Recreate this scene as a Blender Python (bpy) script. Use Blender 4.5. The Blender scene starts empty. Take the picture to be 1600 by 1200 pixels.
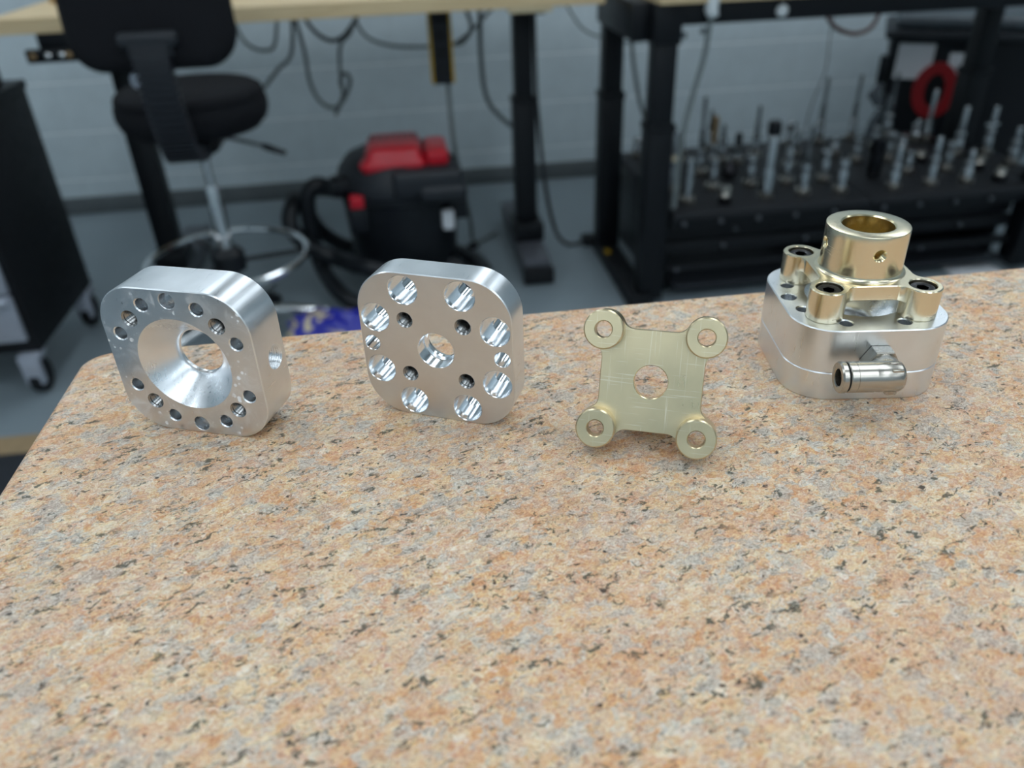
import bpy, bmesh, math, random
from mathutils import Vector, Matrix
from mathutils.geometry import delaunay_2d_cdt
PI = math.pi
R = math.radians
SC = bpy.context.scene
COL = SC.collection

# ------------------------------------------------------------------ camera
PITCH, ROLL, YAW = 0.559136, -0.0376, R(6.9)
CAM_H, FPX = 1.17, 1239.3
TOP = CAM_H - 0.17334                     # height of the granite surface


def look_matrix():
    fwd = Vector((0, math.cos(PITCH), -math.sin(PITCH)))
    right = Vector((1, 0, 0))
    up = right.cross(fwd)
    r2 = math.cos(ROLL) * right + math.sin(ROLL) * up
    u2 = -math.sin(ROLL) * right + math.cos(ROLL) * up
    m = Matrix((r2, u2, -fwd)).transposed()
    m = Matrix.Rotation(-YAW, 3, 'Z') @ m
    m = m.to_4x4()
    m.translation = (0, 0, CAM_H)
    return m


cam = bpy.data.objects.new('camera', bpy.data.cameras.new('camera'))
COL.objects.link(cam)
cam.matrix_world = look_matrix()
cam.data.sensor_width = 36
cam.data.lens = FPX * 36 / 1600
cam.data.clip_start = 0.01
cam.data.clip_end = 50
cam.data.dof.use_dof = True
cam.data.dof.focus_distance = 0.288
cam.data.dof.aperture_fstop = 8.6
SC.camera = cam

# ------------------------------------------------------------------ world, exposure
w = bpy.data.worlds.new('world')
SC.world = w
w.use_nodes = True
w.node_tree.nodes['Background'].inputs[0].default_value = (0.5, 0.55, 0.6, 1)
w.node_tree.nodes['Background'].inputs[1].default_value = 0.05
SC.view_settings.view_transform = 'Standard'
SC.view_settings.look = 'None'
SC.view_settings.gamma = 1
SC.view_settings.use_curve_mapping = False
SC.view_settings.exposure = 0.0
SC.cycles.use_denoising = True
SC.cycles.max_bounces = 10
SC.cycles.glossy_bounces = 6
SC.cycles.sample_clamp_indirect = 6

PANEL_POWER = 4.55
PANEL_COLOR = (0.84, 0.93, 1.0)
# centres of the ceiling panels (x, y) and their size
CEIL_Z = 2.9
PANELS = [(x, y) for y in (2.6, .6, -1.3, -2.8) for x in (-2.1, -.6, .9, 2.4)]  # last row is unseen, added behind the camera to brighten the loose bracket
PANEL_SIZE = (0.6, 1.2)

# ------------------------------------------------------------------ helpers


def tag(o, label=None, cat=None, group=None, kind=None):
    if label: o['label'] = label
    if cat: o['category'] = cat
    if group: o['group'] = group
    if kind: o['kind'] = kind
    return o


def empty(name, loc, label, cat, group=None, rot=(0, 0, 0)):
    o = bpy.data.objects.new(name, None)
    o.empty_display_size = 0.02
    COL.objects.link(o)
    o.location = loc
    o.rotation_euler = rot
    return tag(o, label, cat, group)


def finish(bm, name, mats, parent=None, angle=28, loc=None, rot=None, scale=None, merge=1e-6, flat=False):
    if merge:
        bmesh.ops.remove_doubles(bm, verts=bm.verts, dist=merge)
    bmesh.ops.recalc_face_normals(bm, faces=bm.faces)
    me = bpy.data.meshes.new(name)
    if scale:
        bmesh.ops.scale(bm, vec=(scale,) * 3, verts=bm.verts)
    if not flat:
        for f in bm.faces: f.smooth = True
    bm.to_mesh(me)
    bm.free()
    if not flat:
        me.set_sharp_from_angle(angle=R(angle))
    for m in (mats if isinstance(mats, (list, tuple)) else [mats]):
        me.materials.append(M[m] if isinstance(m, str) else m)
    o = bpy.data.objects.new(name, me)
    COL.objects.link(o)
    if parent: o.parent = parent
    if loc is not None: o.location = loc
    if rot is not None: o.rotation_euler = rot
    return o


def inst(o, name=None, parent=None, loc=None, rot=None):
    c = o.copy()
    if name: c.name = name
    COL.objects.link(c)
    c.parent = parent
    if loc is not None: c.location = loc
    if rot is not None: c.rotation_euler = rot
    return c


def B():
    return bmesh.new()


def box(bm, lo, hi, bev=0.0, seg=2, mat=0, xf=None):
    g = bmesh.ops.create_cube(bm, size=1)
    vs = g['verts']
    c = [(a + b) / 2 for a, b in zip(lo, hi)]
    s = [abs(b - a) for a, b in zip(lo, hi)]
    for v in vs:
        v.co = Vector((c[0] + v.co.x * s[0], c[1] + v.co.y * s[1], c[2] + v.co.z * s[2]))
    fs = list({f for v in vs for f in v.link_faces})
    for f in fs: f.material_index = mat
    if bev:
        es = list({e for v in vs for e in v.link_edges})
        r = bmesh.ops.bevel(bm, geom=es, offset=min(bev, min(s) * .49), segments=seg, affect='EDGES', profile=.5)
        vs = list({v for f in r['faces'] for v in f.verts} | {v for v in vs if v.is_valid})
        for f in r['faces']: f.material_index = mat
    if xf is not None:
        bmesh.ops.transform(bm, matrix=xf, verts=list({v for v in vs if v.is_valid}))
    return vs


def frame_of(d):
    d = Vector(d).normalized()
    a = Vector((0, 0, 1)) if abs(d.z) < 0.9 else Vector((1, 0, 0))
    x = d.cross(a).normalized()
    return x, d.cross(x).normalized(), d


def lathe(bm, prof, n=32, xf=None, mat=0, cap=True, close=False):
    """prof: (radius, z) points; revolved about local z"""
    xf = xf or Matrix.Identity(4)
    rings = []
    for r, z in prof:
        if r < 1e-9:
            rings.append([bm.verts.new(xf @ Vector((0, 0, z)))])
        else:
            rings.append([bm.verts.new(xf @ Vector((r * math.cos(2 * PI * k / n), r * math.sin(2 * PI * k / n), z))) for k in range(n)])
    seq = list(zip(rings[:-1], rings[1:]))
    if close: seq.append((rings[-1], rings[0]))
    fs = []
    for a, b in seq:
        for k in range(n):
            k2 = (k + 1) % n
            if len(a) == 1 and len(b) == 1: continue
            if len(a) == 1: fs.append(bm.faces.new((a[0], b[k], b[k2])))
            elif len(b) == 1: fs.append(bm.faces.new((a[k], a[k2], b[0])))
            else: fs.append(bm.faces.new((a[k], a[k2], b[k2], b[k])))
    if cap and not close:
        for rg in (rings[0], rings[-1]):
            if len(rg) > 1: fs.append(bm.faces.new(rg))
    for f in fs: f.material_index = mat
    return fs


def axis_xf(p, d):
    x, y, z = frame_of(d)
    m = Matrix((x, y, z)).transposed().to_4x4()
    m.translation = Vector(p)
    return m


def catmull(pts, per=8):
    P = [Vector(p) for p in pts]
    P = [2 * P[0] - P[1]] + P + [2 * P[-1] - P[-2]]
    out = []
    for i in range(1, len(P) - 2):
        for k in range(per):
            t = k / per
            a, b, c, d = P[i - 1], P[i], P[i + 1], P[i + 2]
            out.append(.5 * ((2 * b) + (c - a) * t + (2 * a - 5 * b + 4 * c - d) * t * t + (3 * b - a - 3 * c + d) * t ** 3))
    out.append(P[-2])
    return out


def tube(bm, pts, r, n=10, mat=0, smooth=0, ridges=None):
    P = catmull(pts, smooth) if smooth else [Vector(p) for p in pts]
    rings = []
    prevx = None
    for i, p in enumerate(P):
        d = (P[min(i + 1, len(P) - 1)] - P[max(i - 1, 0)]).normalized()
        if prevx is None:
            x, y, _ = frame_of(d)
        else:
            x = (prevx - d * prevx.dot(d)).normalized()
            y = d.cross(x)
        prevx = x
        rr = r[i] if isinstance(r, (list, tuple)) else r
        if ridges: rr *= 1 + (ridges if i % 2 else -ridges)
        rings.append([bm.verts.new(p + (x * math.cos(2 * PI * k / n) + y * math.sin(2 * PI * k / n)) * rr) for k in range(n)])
    for a, b in zip(rings[:-1], rings[1:]):
        for k in range(n):
            f = bm.faces.new((a[k], a[(k + 1) % n], b[(k + 1) % n], b[k])); f.material_index = mat
    for rg in (rings[0], rings[-1]):
        f = bm.faces.new(rg); f.material_index = mat


def ring(bm, c, R0, r, n=64, m=10, xf=None):
    xf = xf or Matrix.Translation(c)
    V = [[bm.verts.new(xf @ Vector(((R0 + r * math.cos(2 * PI * j / m)) * math.cos(2 * PI * i / n), (R0 + r * math.cos(2 * PI * j / m)) * math.sin(2 * PI * i / n), r * math.sin(2 * PI * j / m)))) for j in range(m)] for i in range(n)]
    for i in range(n):
        for j in range(m):
            bm.faces.new((V[i][j], V[(i + 1) % n][j], V[(i + 1) % n][(j + 1) % m], V[i][(j + 1) % m]))


def pip(p, poly):
    x, y = p
    ins = False
    j = len(poly) - 1
    for i in range(len(poly)):
        xi, yi = poly[i]; xj, yj = poly[j]
        if (yi > y) != (yj > y) and x < (xj - xi) * (y - yi) / (yj - yi) + xi: ins = not ins
        j = i
    return ins


def circle(cx, cy, r, n=32):
    return [(cx + r * math.cos(2 * PI * k / n), cy + r * math.sin(2 * PI * k / n)) for k in range(n)]


def rrect(s, r, n=14, t=None):
    t = s if t is None else t
    out = []
    for cx, cy, a0 in ((s - r, t - r, 0), (-s + r, t - r, 90), (-s + r, -t + r, 180), (s - r, -t + r, 270)):
        for k in range(n + 1):
            a = R(a0 + 90 * k / n)
            out.append((cx + r * math.cos(a), cy + r * math.sin(a)))
    return out


def sheet(bm, outer, loops, fmap, mat=0, extra=()):
    """triangulated 2D sheet with holes; fmap lifts (x, y) to 3D"""
    vs, es = [], []
    for lp in [outer] + list(loops):
        b = len(vs)
        vs += [Vector(p) for p in lp]
        es += [(b + i, b + (i + 1) % len(lp)) for i in range(len(lp))]
    vs += [Vector(p) for p in extra]
    ov, oe, of, _, _, _ = delaunay_2d_cdt(vs, es, [], 0, 1e-7)
    bv = {}
    for t in of:
        c = (sum(ov[i].x for i in t) / 3, sum(ov[i].y for i in t) / 3)
        if not pip(c, outer) or any(pip(c, lp) for lp in loops): continue
        for i in t:
            if i not in bv: bv[i] = bm.verts.new(fmap(ov[i].x, ov[i].y))
        f = bm.faces.new([bv[i] for i in t]); f.material_index = mat


def strip(bm, A, Bp, mat=0, skip=()):
    va = [bm.verts.new(p) for p in A]; vb = [bm.verts.new(p) for p in Bp]
    n = len(A)
    for k in range(n):
        if k in skip: continue
        f = bm.faces.new((va[k], va[(k + 1) % n], vb[(k + 1) % n], vb[k])); f.material_index = mat


def thread(r, z0, z1, pitch=1.15, depth=0.5):
    out = []
    z = z0
    while z > z1:
        out += [(r, z), (r - depth, z - pitch * .5)]
        z -= pitch
    return out

# ------------------------------------------------------------------ materials


class NT:
    def __init__(self, name):
        self.m = bpy.data.materials.new(name)
        self.m.use_nodes = True
        self.t = self.m.node_tree
        self.p = self.t.nodes['Principled BSDF']

    def n(self, typ, **kw):
        nd = self.t.nodes.new(typ)
        for k, v in kw.items():
            if k.startswith('i_'):
                nd.inputs[int(k[2:]) if k[2:].isdigit() else k[2:].replace('_', ' ')].default_value = v
            else: setattr(nd, k, v)
        return nd

    def l(self, a, b): self.t.links.new(a, b)

    def coord(self, scale=(1, 1, 1), rot=(0, 0, 0), which='Object'):
        tc = self.n('ShaderNodeTexCoord'); mp = self.n('ShaderNodeMapping')
        mp.inputs['Scale'].default_value = scale; mp.inputs['Rotation'].default_value = rot
        self.l(tc.outputs[which], mp.inputs[0])
        return mp.outputs[0]

    def ramp(self, fac, stops, interp='LINEAR'):
        r = self.n('ShaderNodeValToRGB'); r.color_ramp.interpolation = interp
        el = r.color_ramp.elements
        while len(el) > 1: el.remove(el[-1])
        for i, (p, c) in enumerate(stops):
            e = el[0] if i == 0 else el.new(p)
            e.position = p
            e.color = (c, c, c, 1) if isinstance(c, (int, float)) else (*c, 1)
        self.l(fac, r.inputs[0])
        return r.outputs[0]

    def noise(self, vec, scale, detail=3, rough=.5, dist=0):
        nd = self.n('ShaderNodeTexNoise')
        nd.inputs['Scale'].default_value = scale; nd.inputs['Detail'].default_value = detail
        nd.inputs['Roughness'].default_value = rough; nd.inputs['Distortion'].default_value = dist
        self.l(vec, nd.inputs['Vector'])
        return nd.outputs[0]

    def mix(self, fac, a, b, mode='MIX'):
        nd = self.n('ShaderNodeMix'); nd.data_type = 'RGBA'; nd.blend_type = mode
        for s, v in ((nd.inputs[0], fac), (nd.inputs[6], a), (nd.inputs[7], b)):
            if hasattr(v, 'links'): self.l(v, s)
            elif isinstance(v, (int, float)): s.default_value = v
            else: s.default_value = (*v, 1)
        return nd.outputs[2]

    def math(self, op, a, b=0.0):
        nd = self.n('ShaderNodeMath'); nd.operation = op
        for s, v in ((nd.inputs[0], a), (nd.inputs[1], b)):
            if hasattr(v, 'links'): self.l(v, s)
            else: s.default_value = v
        return nd.outputs[0]

    def bump(self, h, strength=.2, dist=.001):
        nd = self.n('ShaderNodeBump'); nd.inputs['Strength'].default_value = strength; nd.inputs['Distance'].default_value = dist
        self.l(h, nd.inputs['Height']); self.l(nd.outputs[0], self.p.inputs['Normal'])


def srgb(r, g, b):
    f = lambda c: c / 12.92 if c <= .04045 else ((c + .055) / 1.055) ** 2.4
    return (f(r / 255), f(g / 255), f(b / 255))


M = {}


def simple(name, col, rough=.5, metal=0.0, nscale=30, namt=.12, bump=0.0, spec=None, stretch=(1, 1, 1), coat=0):
    t = NT(name)
    v = t.coord(stretch)
    nz = t.noise(v, nscale, 4, .6)
    dark = tuple(c * (1 - namt) for c in col); light = tuple(min(1, c * (1 + namt)) for c in col)
    t.l(t.ramp(nz, [(.3, dark), (.7, light)]), t.p.inputs['Base Color'])
    t.l(t.ramp(nz, [(.3, max(.03, rough - .06)), (.7, min(1, rough + .06))]), t.p.inputs['Roughness'])
    t.p.inputs['Metallic'].default_value = metal
    if spec is not None: t.p.inputs['Specular IOR Level'].default_value = spec
    if coat: t.p.inputs['Coat Weight'].default_value = coat
    if bump: t.bump(nz, bump, .002)
    M[name] = t.m
    return t


def metal(name, col, rough, line=.06, spots=False, scratch=False, dirs=(900, 60, 900), var=.05):
    t = NT(name)
    v = t.coord(dirs)
    fine = t.noise(v, 1.0, 3, .6)
    big = t.noise(t.coord((60, 60, 60)), 1.0, 3, .55)
    lo = tuple(c * (1 - var) for c in col); hi = tuple(min(1, c * (1 + var)) for c in col)
    c = t.ramp(big, [(.3, lo), (.7, hi)])
    rgh = t.math('ADD', t.ramp(fine, [(.25, 0.0), (.75, line * 2)]), rough - line)
    rgh = t.math('ADD', rgh, t.ramp(big, [(.3, 0.0), (.75, .08)]))
    if spots:
        s1 = t.n('ShaderNodeTexVoronoi'); s1.inputs['Scale'].default_value = 520
        t.l(t.coord((1, 1, .2)), s1.inputs['Vector'])
        sz = t.n('ShaderNodeSeparateColor'); t.l(s1.outputs['Color'], sz.inputs[0])
        where = t.ramp(t.noise(t.coord((1, 1, .2)), 75, 4, .65), [(.5, 0.0), (.6, 1.0)])
        rad = t.math('MULTIPLY', t.math('POWER', sz.outputs[0], 2.0), .5)
        dots = t.math('MULTIPLY', t.math('LESS_THAN', s1.outputs['Distance'], rad), where)
        film = t.math('MULTIPLY', t.ramp(t.noise(t.coord((1, 1, .2)), 120, 5, .7, 1.0), [(.52, 0.0), (.68, 1.0)]), .35)
        both = t.math('MAXIMUM', dots, film)
        c = t.mix(both, c, (.93, .95, .97))
        t.l(t.math('SUBTRACT', 1.0, t.math('MULTIPLY', both, .9)), t.p.inputs['Metallic'])
        rgh = t.math('ADD', rgh, t.math('MULTIPLY', both, .2))
    if scratch:
        wv = t.n('ShaderNodeTexNoise'); wv.inputs['Scale'].default_value = 1.0; wv.inputs['Detail'].default_value = 2
        t.l(t.coord((60, 1500, 60), (0, 0, .5)), wv.inputs['Vector'])
        w2 = t.n('ShaderNodeTexNoise'); w2.inputs['Scale'].default_value = 1.0; w2.inputs['Detail'].default_value = 2
        t.l(t.coord((1400, 40, 60), (0, 0, -.9)), w2.inputs['Vector'])
        sc = t.math('MAXIMUM', t.ramp(wv.outputs[0], [(.645, 0.0), (.69, 1.0)]), t.ramp(w2.outputs[0], [(.66, 0.0), (.70, 1.0)]))
        c = t.mix(t.math('MULTIPLY', sc, .35), c, (.95, .93, .85))
        rgh = t.math('ADD', rgh, t.math('MULTIPLY', sc, .15))
    t.l(c, t.p.inputs['Base Color'])
    t.l(rgh, t.p.inputs['Roughness'])
    if not spots: t.p.inputs['Metallic'].default_value = 1
    t.bump(fine, .04, .00002)
    M[name] = t.m


metal('aluminium', (.80, .825, .85), .29, dirs=(1500, 1500, 60))
metal('aluminium_face', (.70, .69, .68), .34, dirs=(80, 1200, 80))
metal('aluminium_spotted', (.72, .725, .74), .30, spots=True)
metal('aluminium_bore', (.88, .90, .92), .13, line=.03)
metal('aluminium_cone', (.82, .84, .86), .26, line=.05)
metal('thread_shaded', (.34, .34, .335), .2, line=.03)  # oily threads, with the shade inside the tapped holes put into the colour
metal('brass', (.83, .74, .54), .20, line=.03, dirs=(60, 60, 1800), var=.02)
metal('brass_dull', (.66, .56, .36), .27, line=.015, scratch=True, var=.07)
metal('brass_bore', (.83, .72, .46), .16, line=.03)
metal('nickel', (.47, .44, .39), .22, line=.03, dirs=(300, 300, 300), var=.02)
metal('steel', (.55, .56, .57), .13, line=.03)
metal('steel_dark', (.16, .165, .17), .2, line=.03)
metal('chrome', (.78, .79, .80), .1, line=.02)
metal('black_oxide', (.03, .03, .034), .28, line=.04)
metal('copper', (.42, .27, .14), .35)


def granite():
    t = NT('granite')
    base = t.coord((1, 1, 1), (0, 0, R(-16)))
    mp = t.n('ShaderNodeMapping'); mp.inputs['Scale'].default_value = (.85, 1.12, 1)
    t.l(base, mp.inputs[0]); v0 = mp.outputs[0]

    def warped(scale, amt):
        wn = t.n('ShaderNodeTexNoise'); wn.inputs['Scale'].default_value = scale; wn.inputs['Detail'].default_value = 4
        t.l(v0, wn.inputs['Vector'])
        va = t.n('ShaderNodeVectorMath'); va.operation = 'MULTIPLY_ADD'
        t.l(wn.outputs['Color'], va.inputs[0]); va.inputs[1].default_value = (amt,) * 3; t.l(v0, va.inputs[2])
        return va.outputs[0]
    v = warped(330, .0055)

    def cells(vec, scale, smooth=False):
        vo = t.n('ShaderNodeTexVoronoi'); vo.inputs['Scale'].default_value = scale
        if smooth: vo.feature = 'SMOOTH_F1'; vo.inputs['Smoothness'].default_value = .35
        t.l(vec, vo.inputs['Vector'])
        sp = t.n('ShaderNodeSeparateColor'); t.l(vo.outputs['Color'], sp.inputs[0])
        return sp.outputs
    cream = srgb(238, 222, 192); sand = srgb(220, 184, 138); orange = srgb(208, 146, 94); pink = srgb(214, 170, 144)
    grey = srgb(172, 174, 172); lgrey = srgb(200, 201, 197); rust = srgb(176, 116, 82); white = srgb(240, 234, 222); olive = srgb(176, 164, 132)
    a = cells(v, 185); b = cells(v, 390); d = cells(v, 900)
    cA = t.ramp(a[0], [(0, orange), (.22, sand), (.36, cream), (.48, pink), (.58, lgrey), (.68, sand), (.78, grey), (.9, orange), (1, cream)])
    cB = t.ramp(b[1], [(0, grey), (.16, sand), (.34, cream), (.5, orange), (.62, lgrey), (.76, pink), (.9, white), (1, rust)])
    c = t.mix(t.ramp(t.noise(v, 300, 3, .6), [(.4, .25), (.6, .85)]), cA, cB)
    cD = t.ramp(d[2], [(0, olive), (.2, sand), (.45, cream), (.7, lgrey), (.85, orange), (1, white)])
    c = t.mix(.28, c, cD)
    # regions: warmer feldspar, cooler quartz
    c = t.mix(t.ramp(t.noise(v, 100, 4, .6), [(.5, 0.0), (.62, .42)]), c, srgb(212, 150, 100))
    q = t.ramp(t.noise(v, 140, 4, .6, .3), [(.535, 0.0), (.60, .72)])
    c = t.mix(q, c, t.mix(d[0], srgb(150, 150, 148), srgb(214, 210, 202)))
    c = t.mix(t.ramp(t.noise(v0, 17, 3, .5), [(.42, 0.0), (.68, .25)]), c, srgb(206, 164, 140))
    # fine crystal grain, lighter and darker
    fn = t.noise(v, 1500, 5, .7)
    c = t.mix(.75, c, t.ramp(fn, [(.34, .16), (.5, .5), (.66, .86)]), 'OVERLAY')
    # mica: thin dark streaks and small grains
    fm = t.n('ShaderNodeMapping'); fm.inputs['Scale'].default_value = (.5, 1.3, 1); fm.inputs['Rotation'].default_value = (0, 0, R(2))
    t.l(warped(240, .009), fm.inputs[0])
    f1 = t.noise(fm.outputs[0], 350, 4, .62, .5)
    region = t.ramp(t.noise(v0, 75, 3, .55), [(.40, .0), (.52, 1.0)])
    k = t.math('MULTIPLY', t.ramp(f1, [(.58, 0.0), (.615, 1.0)]), region)
    c = t.mix(t.math('MULTIPLY', k, .88), c, srgb(74, 76, 66))
    f2 = t.noise(v, 640, 3, .55)
    k2 = t.math('MULTIPLY', t.ramp(f2, [(.64, 0.0), (.67, 1.0)]), t.ramp(t.noise(v0, 130, 2, .5), [(.46, .15), (.56, 1.0)]))
    c = t.mix(t.math('MULTIPLY', k2, .8), c, srgb(78, 60, 50))
    dots = t.n('ShaderNodeTexVoronoi'); dots.inputs['Scale'].default_value = 200; t.l(v, dots.inputs['Vector'])
    dsep = t.n('ShaderNodeSeparateColor'); t.l(dots.outputs['Color'], dsep.inputs[0])
    dk = t.math('MULTIPLY', t.ramp(dots.outputs['Distance'], [(.10, 1.0), (.17, 0.0)]), t.ramp(dsep.outputs[1], [(0, 0.0), (.55, 1.0)], 'CONSTANT'))
    c = t.mix(t.math('MULTIPLY', dk, .9), c, srgb(48, 44, 42))
    t.l(t.mix(1.0, c, (.95, .92, .88), 'MULTIPLY'), t.p.inputs['Base Color'])
    t.l(t.ramp(fn, [(.3, .38), (.7, .55)]), t.p.inputs['Roughness'])
    t.p.inputs['Specular IOR Level'].default_value = .2
    t.bump(fn, .12, .0002)
    M['granite'] = t.m


granite()


def wood(name, a, b):
    t = NT(name)
    nz = t.noise(t.coord((3, 40, 40)), 1.5, 5, .6, .6)
    t.l(t.ramp(nz, [(.3, a), (.7, b)]), t.p.inputs['Base Color'])
    t.p.inputs['Roughness'].default_value = .55
    t.bump(nz, .1, .001)
    M[name] = t.m


wood('maple', srgb(196, 170, 128), srgb(222, 200, 160))
wood('maple_dark', srgb(168, 134, 84), srgb(198, 164, 112))
simple('wall_paint', srgb(196, 208, 213), .45, nscale=14, namt=.05, bump=.15)
simple('wall_joint_lit', srgb(240, 244, 246), .5, nscale=14, namt=.05)  # joints coloured pale, a painted highlight where their ledges would catch light
simple('baseboard', srgb(92, 98, 100), .5, nscale=20)
simple('floor_epoxy', srgb(124, 136, 142), .38, nscale=5, namt=.1)
simple('ceiling_tile', srgb(225, 226, 224), .9, nscale=120, namt=.06)
simple('black_paint', (.004, .005, .007), .4, nscale=60, spec=.3)
simple('black_satin', (.006, .007, .009), .5, nscale=60, spec=.3)
simple('black_rubber', (.008, .009, .011), .65, nscale=80, spec=.3)
simple('spine_rubber', (.014, .016, .022), .45, nscale=80)
simple('black_fabric', (.006, .0065, .009), .85, nscale=400, namt=.35, bump=.3, spec=.25)
simple('black_plastic', (.007, .009, .012), .42, nscale=50, spec=.35)
simple('dark_grey_plastic', (.018, .021, .026), .5, nscale=50, spec=.35)
simple('foot_grey', (.075, .08, .095), .4, nscale=30)
simple('red_plastic', srgb(190, 22, 40), .32, nscale=30, namt=.06)
simple('red_dark', srgb(150, 20, 28), .5, nscale=30, namt=.06)
simple('yellow_plastic', srgb(190, 150, 26), .45, nscale=30)
simple('cable_grey', srgb(104, 112, 112), .5, nscale=90)
simple('cable_dark', (.02, .02, .022), .5, nscale=90)
simple('cable_brown', srgb(96, 52, 40), .5, nscale=90)
simple('paper', srgb(216, 218, 222), .8, nscale=40, namt=.03)
simple('white_plastic', srgb(214, 220, 222), .35, nscale=40, namt=.03)
simple('cream_plastic', srgb(212, 196, 160), .4, nscale=40)
simple('tan_tape', srgb(150, 128, 96), .6, nscale=30)
simple('silver_paint', srgb(172, 178, 190), .35, metal=.3, nscale=60, namt=.04)
simple('grey_plastic', srgb(76, 84, 90), .45, nscale=40)
simple('foam_black', (.016, .017, .02), .6, nscale=300, namt=.25, spec=.35)
simple('bolt_dull', (.16, .165, .18), .35, metal=1, nscale=100)


def bag_material():
    t = NT('blue_bag')
    v = t.coord((1, 1, 1))
    nz = t.noise(v, 13, 2, .5, .6)
    c = t.ramp(nz, [(.53, srgb(34, 40, 150)), (.58, srgb(205, 190, 150))])
    t.l(c, t.p.inputs['Base Color']); t.p.inputs['Roughness'].default_value = .3
    t.bump(t.noise(v, 30, 3), .3, .01)
    M['blue_bag'] = t.m


bag_material()


def emit(name, col, s):
    t = NT(name)
    t.p.inputs['Base Color'].default_value = (.9, .9, .9, 1)
    t.p.inputs['Emission Color'].default_value = (*col, 1)
    t.p.inputs['Emission Strength'].default_value = s
    M[name] = t.m


emit('panel_light', PANEL_COLOR, PANEL_POWER)

# ------------------------------------------------------------------ room
WX0, WX1, WY0, WY1 = -3.6, 4.4, -3.4, 3.63
bm = B(); box(bm, (WX0 - .1, WY0 - .1, -.1), (WX1 + .1, WY1 + .1, 0)); tag(finish(bm, 'floor', 'floor_epoxy', flat=True), 'grey sealed concrete workshop floor', kind='structure')
bm = B(); box(bm, (WX0 - .1, WY0 - .1, CEIL_Z), (WX1 + .1, WY1 + .1, CEIL_Z + .1)); tag(finish(bm, 'ceiling', 'ceiling_tile', flat=True), 'white ceiling of the workshop', kind='structure')
for nm, lo, hi in (('wall_left', (WX0 - .1, WY0, 0), (WX0, WY1, CEIL_Z)), ('wall_right', (WX1, WY0, 0), (WX1 + .1, WY1, CEIL_Z)),
                   ('wall_front', (WX0, WY0 - .1, 0), (WX1, WY0, CEIL_Z))):
    bm = B(); box(bm, lo, hi); tag(finish(bm, nm, 'wall_paint', flat=True), 'painted workshop wall', kind='structure')
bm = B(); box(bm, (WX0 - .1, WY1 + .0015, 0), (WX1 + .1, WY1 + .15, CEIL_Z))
wall = tag(finish(bm, 'wall_back', 'wall_joint_lit', flat=True), 'grey painted concrete block wall behind the benches', kind='structure')
# the blocks: courses 0.2 m high, 0.4 m long, horizontal joints raked, vertical joints tight
blk = {}
for half in (0, 1):
    bm = B(); L = .3996 if not half else .1965
    box(bm, (-L / 2, 0, -.0972), (L / 2, .03, .0972), .0006, 1)
    o = finish(bm, 'block', 'wall_paint', None, flat=True); blk[half] = o.data
    bpy.data.objects.remove(o)
for row in range(0, 7):
    z = .05 + .2 * row
    x = -2.4 + (.2 if row % 2 else 0)
    while x < 3.6:
        o = bpy.data.objects.new('block', blk[0]); COL.objects.link(o); o.parent = wall
        o.location = (x, WY1, z); x += .4
bm = B(); box(bm, (WX0, WY1, 1.352), (WX1, WY1 + .03, CEIL_Z), .003, 1)
for a, b in ((WX0, -2.61), (3.41, WX1)): box(bm, (a, WY1, 0), (b, WY1 + .03, 1.35))
finish(bm, 'plain_wall', 'wall_paint', wall, flat=True)
bm = B(); box(bm, (WX0, WY1 - .012, 0), (WX1, WY1 + .005, .076), .004, 2)
tag(finish(bm, 'baseboard_back', 'baseboard'), 'dark grey rubber baseboard along the block wall', kind='structure')
# ceiling lights
for i, (x, y) in enumerate(PANELS):
    e = empty('ceiling_light', (x, y, CEIL_Z), 'flat white ceiling light panel, %s, %s from left' % (('row above the rear benches', 'row above the granite plate', 'row behind the granite plate', 'added row farthest from the benches')[i // 4], ('first', 'second', 'third', 'fourth')[i % 4]), 'ceiling light', 'ceiling light panels')
    hx, hy = PANEL_SIZE[0] / 2, PANEL_SIZE[1] / 2
    bm = B(); box(bm, (-hx, -hy, -.012), (hx, hy, -.008)); finish(bm, 'diffuser', 'panel_light', e, flat=True)
    bm = B()
    for lo, hi in (((-hx - .02, -hy - .02, -.02), (-hx, hy + .02, 0)), ((hx, -hy - .02, -.02), (hx + .02, hy + .02, 0)),
                   ((-hx, -hy - .02, -.02), (hx, -hy, 0)), ((-hx, hy, -.02), (hx, hy + .02, 0))): box(bm, lo, hi)
    finish(bm, 'frame', 'white_plastic', e, flat=True)

# ------------------------------------------------------------------ granite slab on its stand
gx0, gx1, gy0, gy1 = -.1535, .76, -.27, .3385
bm = B()
lp = [(x + (gx0 + gx1) / 2, y + (gy0 + gy1) / 2) for x, y in rrect((gx1 - gx0) / 2, .012, 8, (gy1 - gy0) / 2)]
cxm, cym = (gx0 + gx1) / 2, (gy0 + gy1) / 2


def inset(lp, d):
    sx = (gx1 - gx0) / 2; sy = (gy1 - gy0) / 2
    return [(cxm + (x - cxm) * (sx - d) / sx, cym + (y - cym) * (sy - d) / sy) for x, y in lp]


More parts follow.
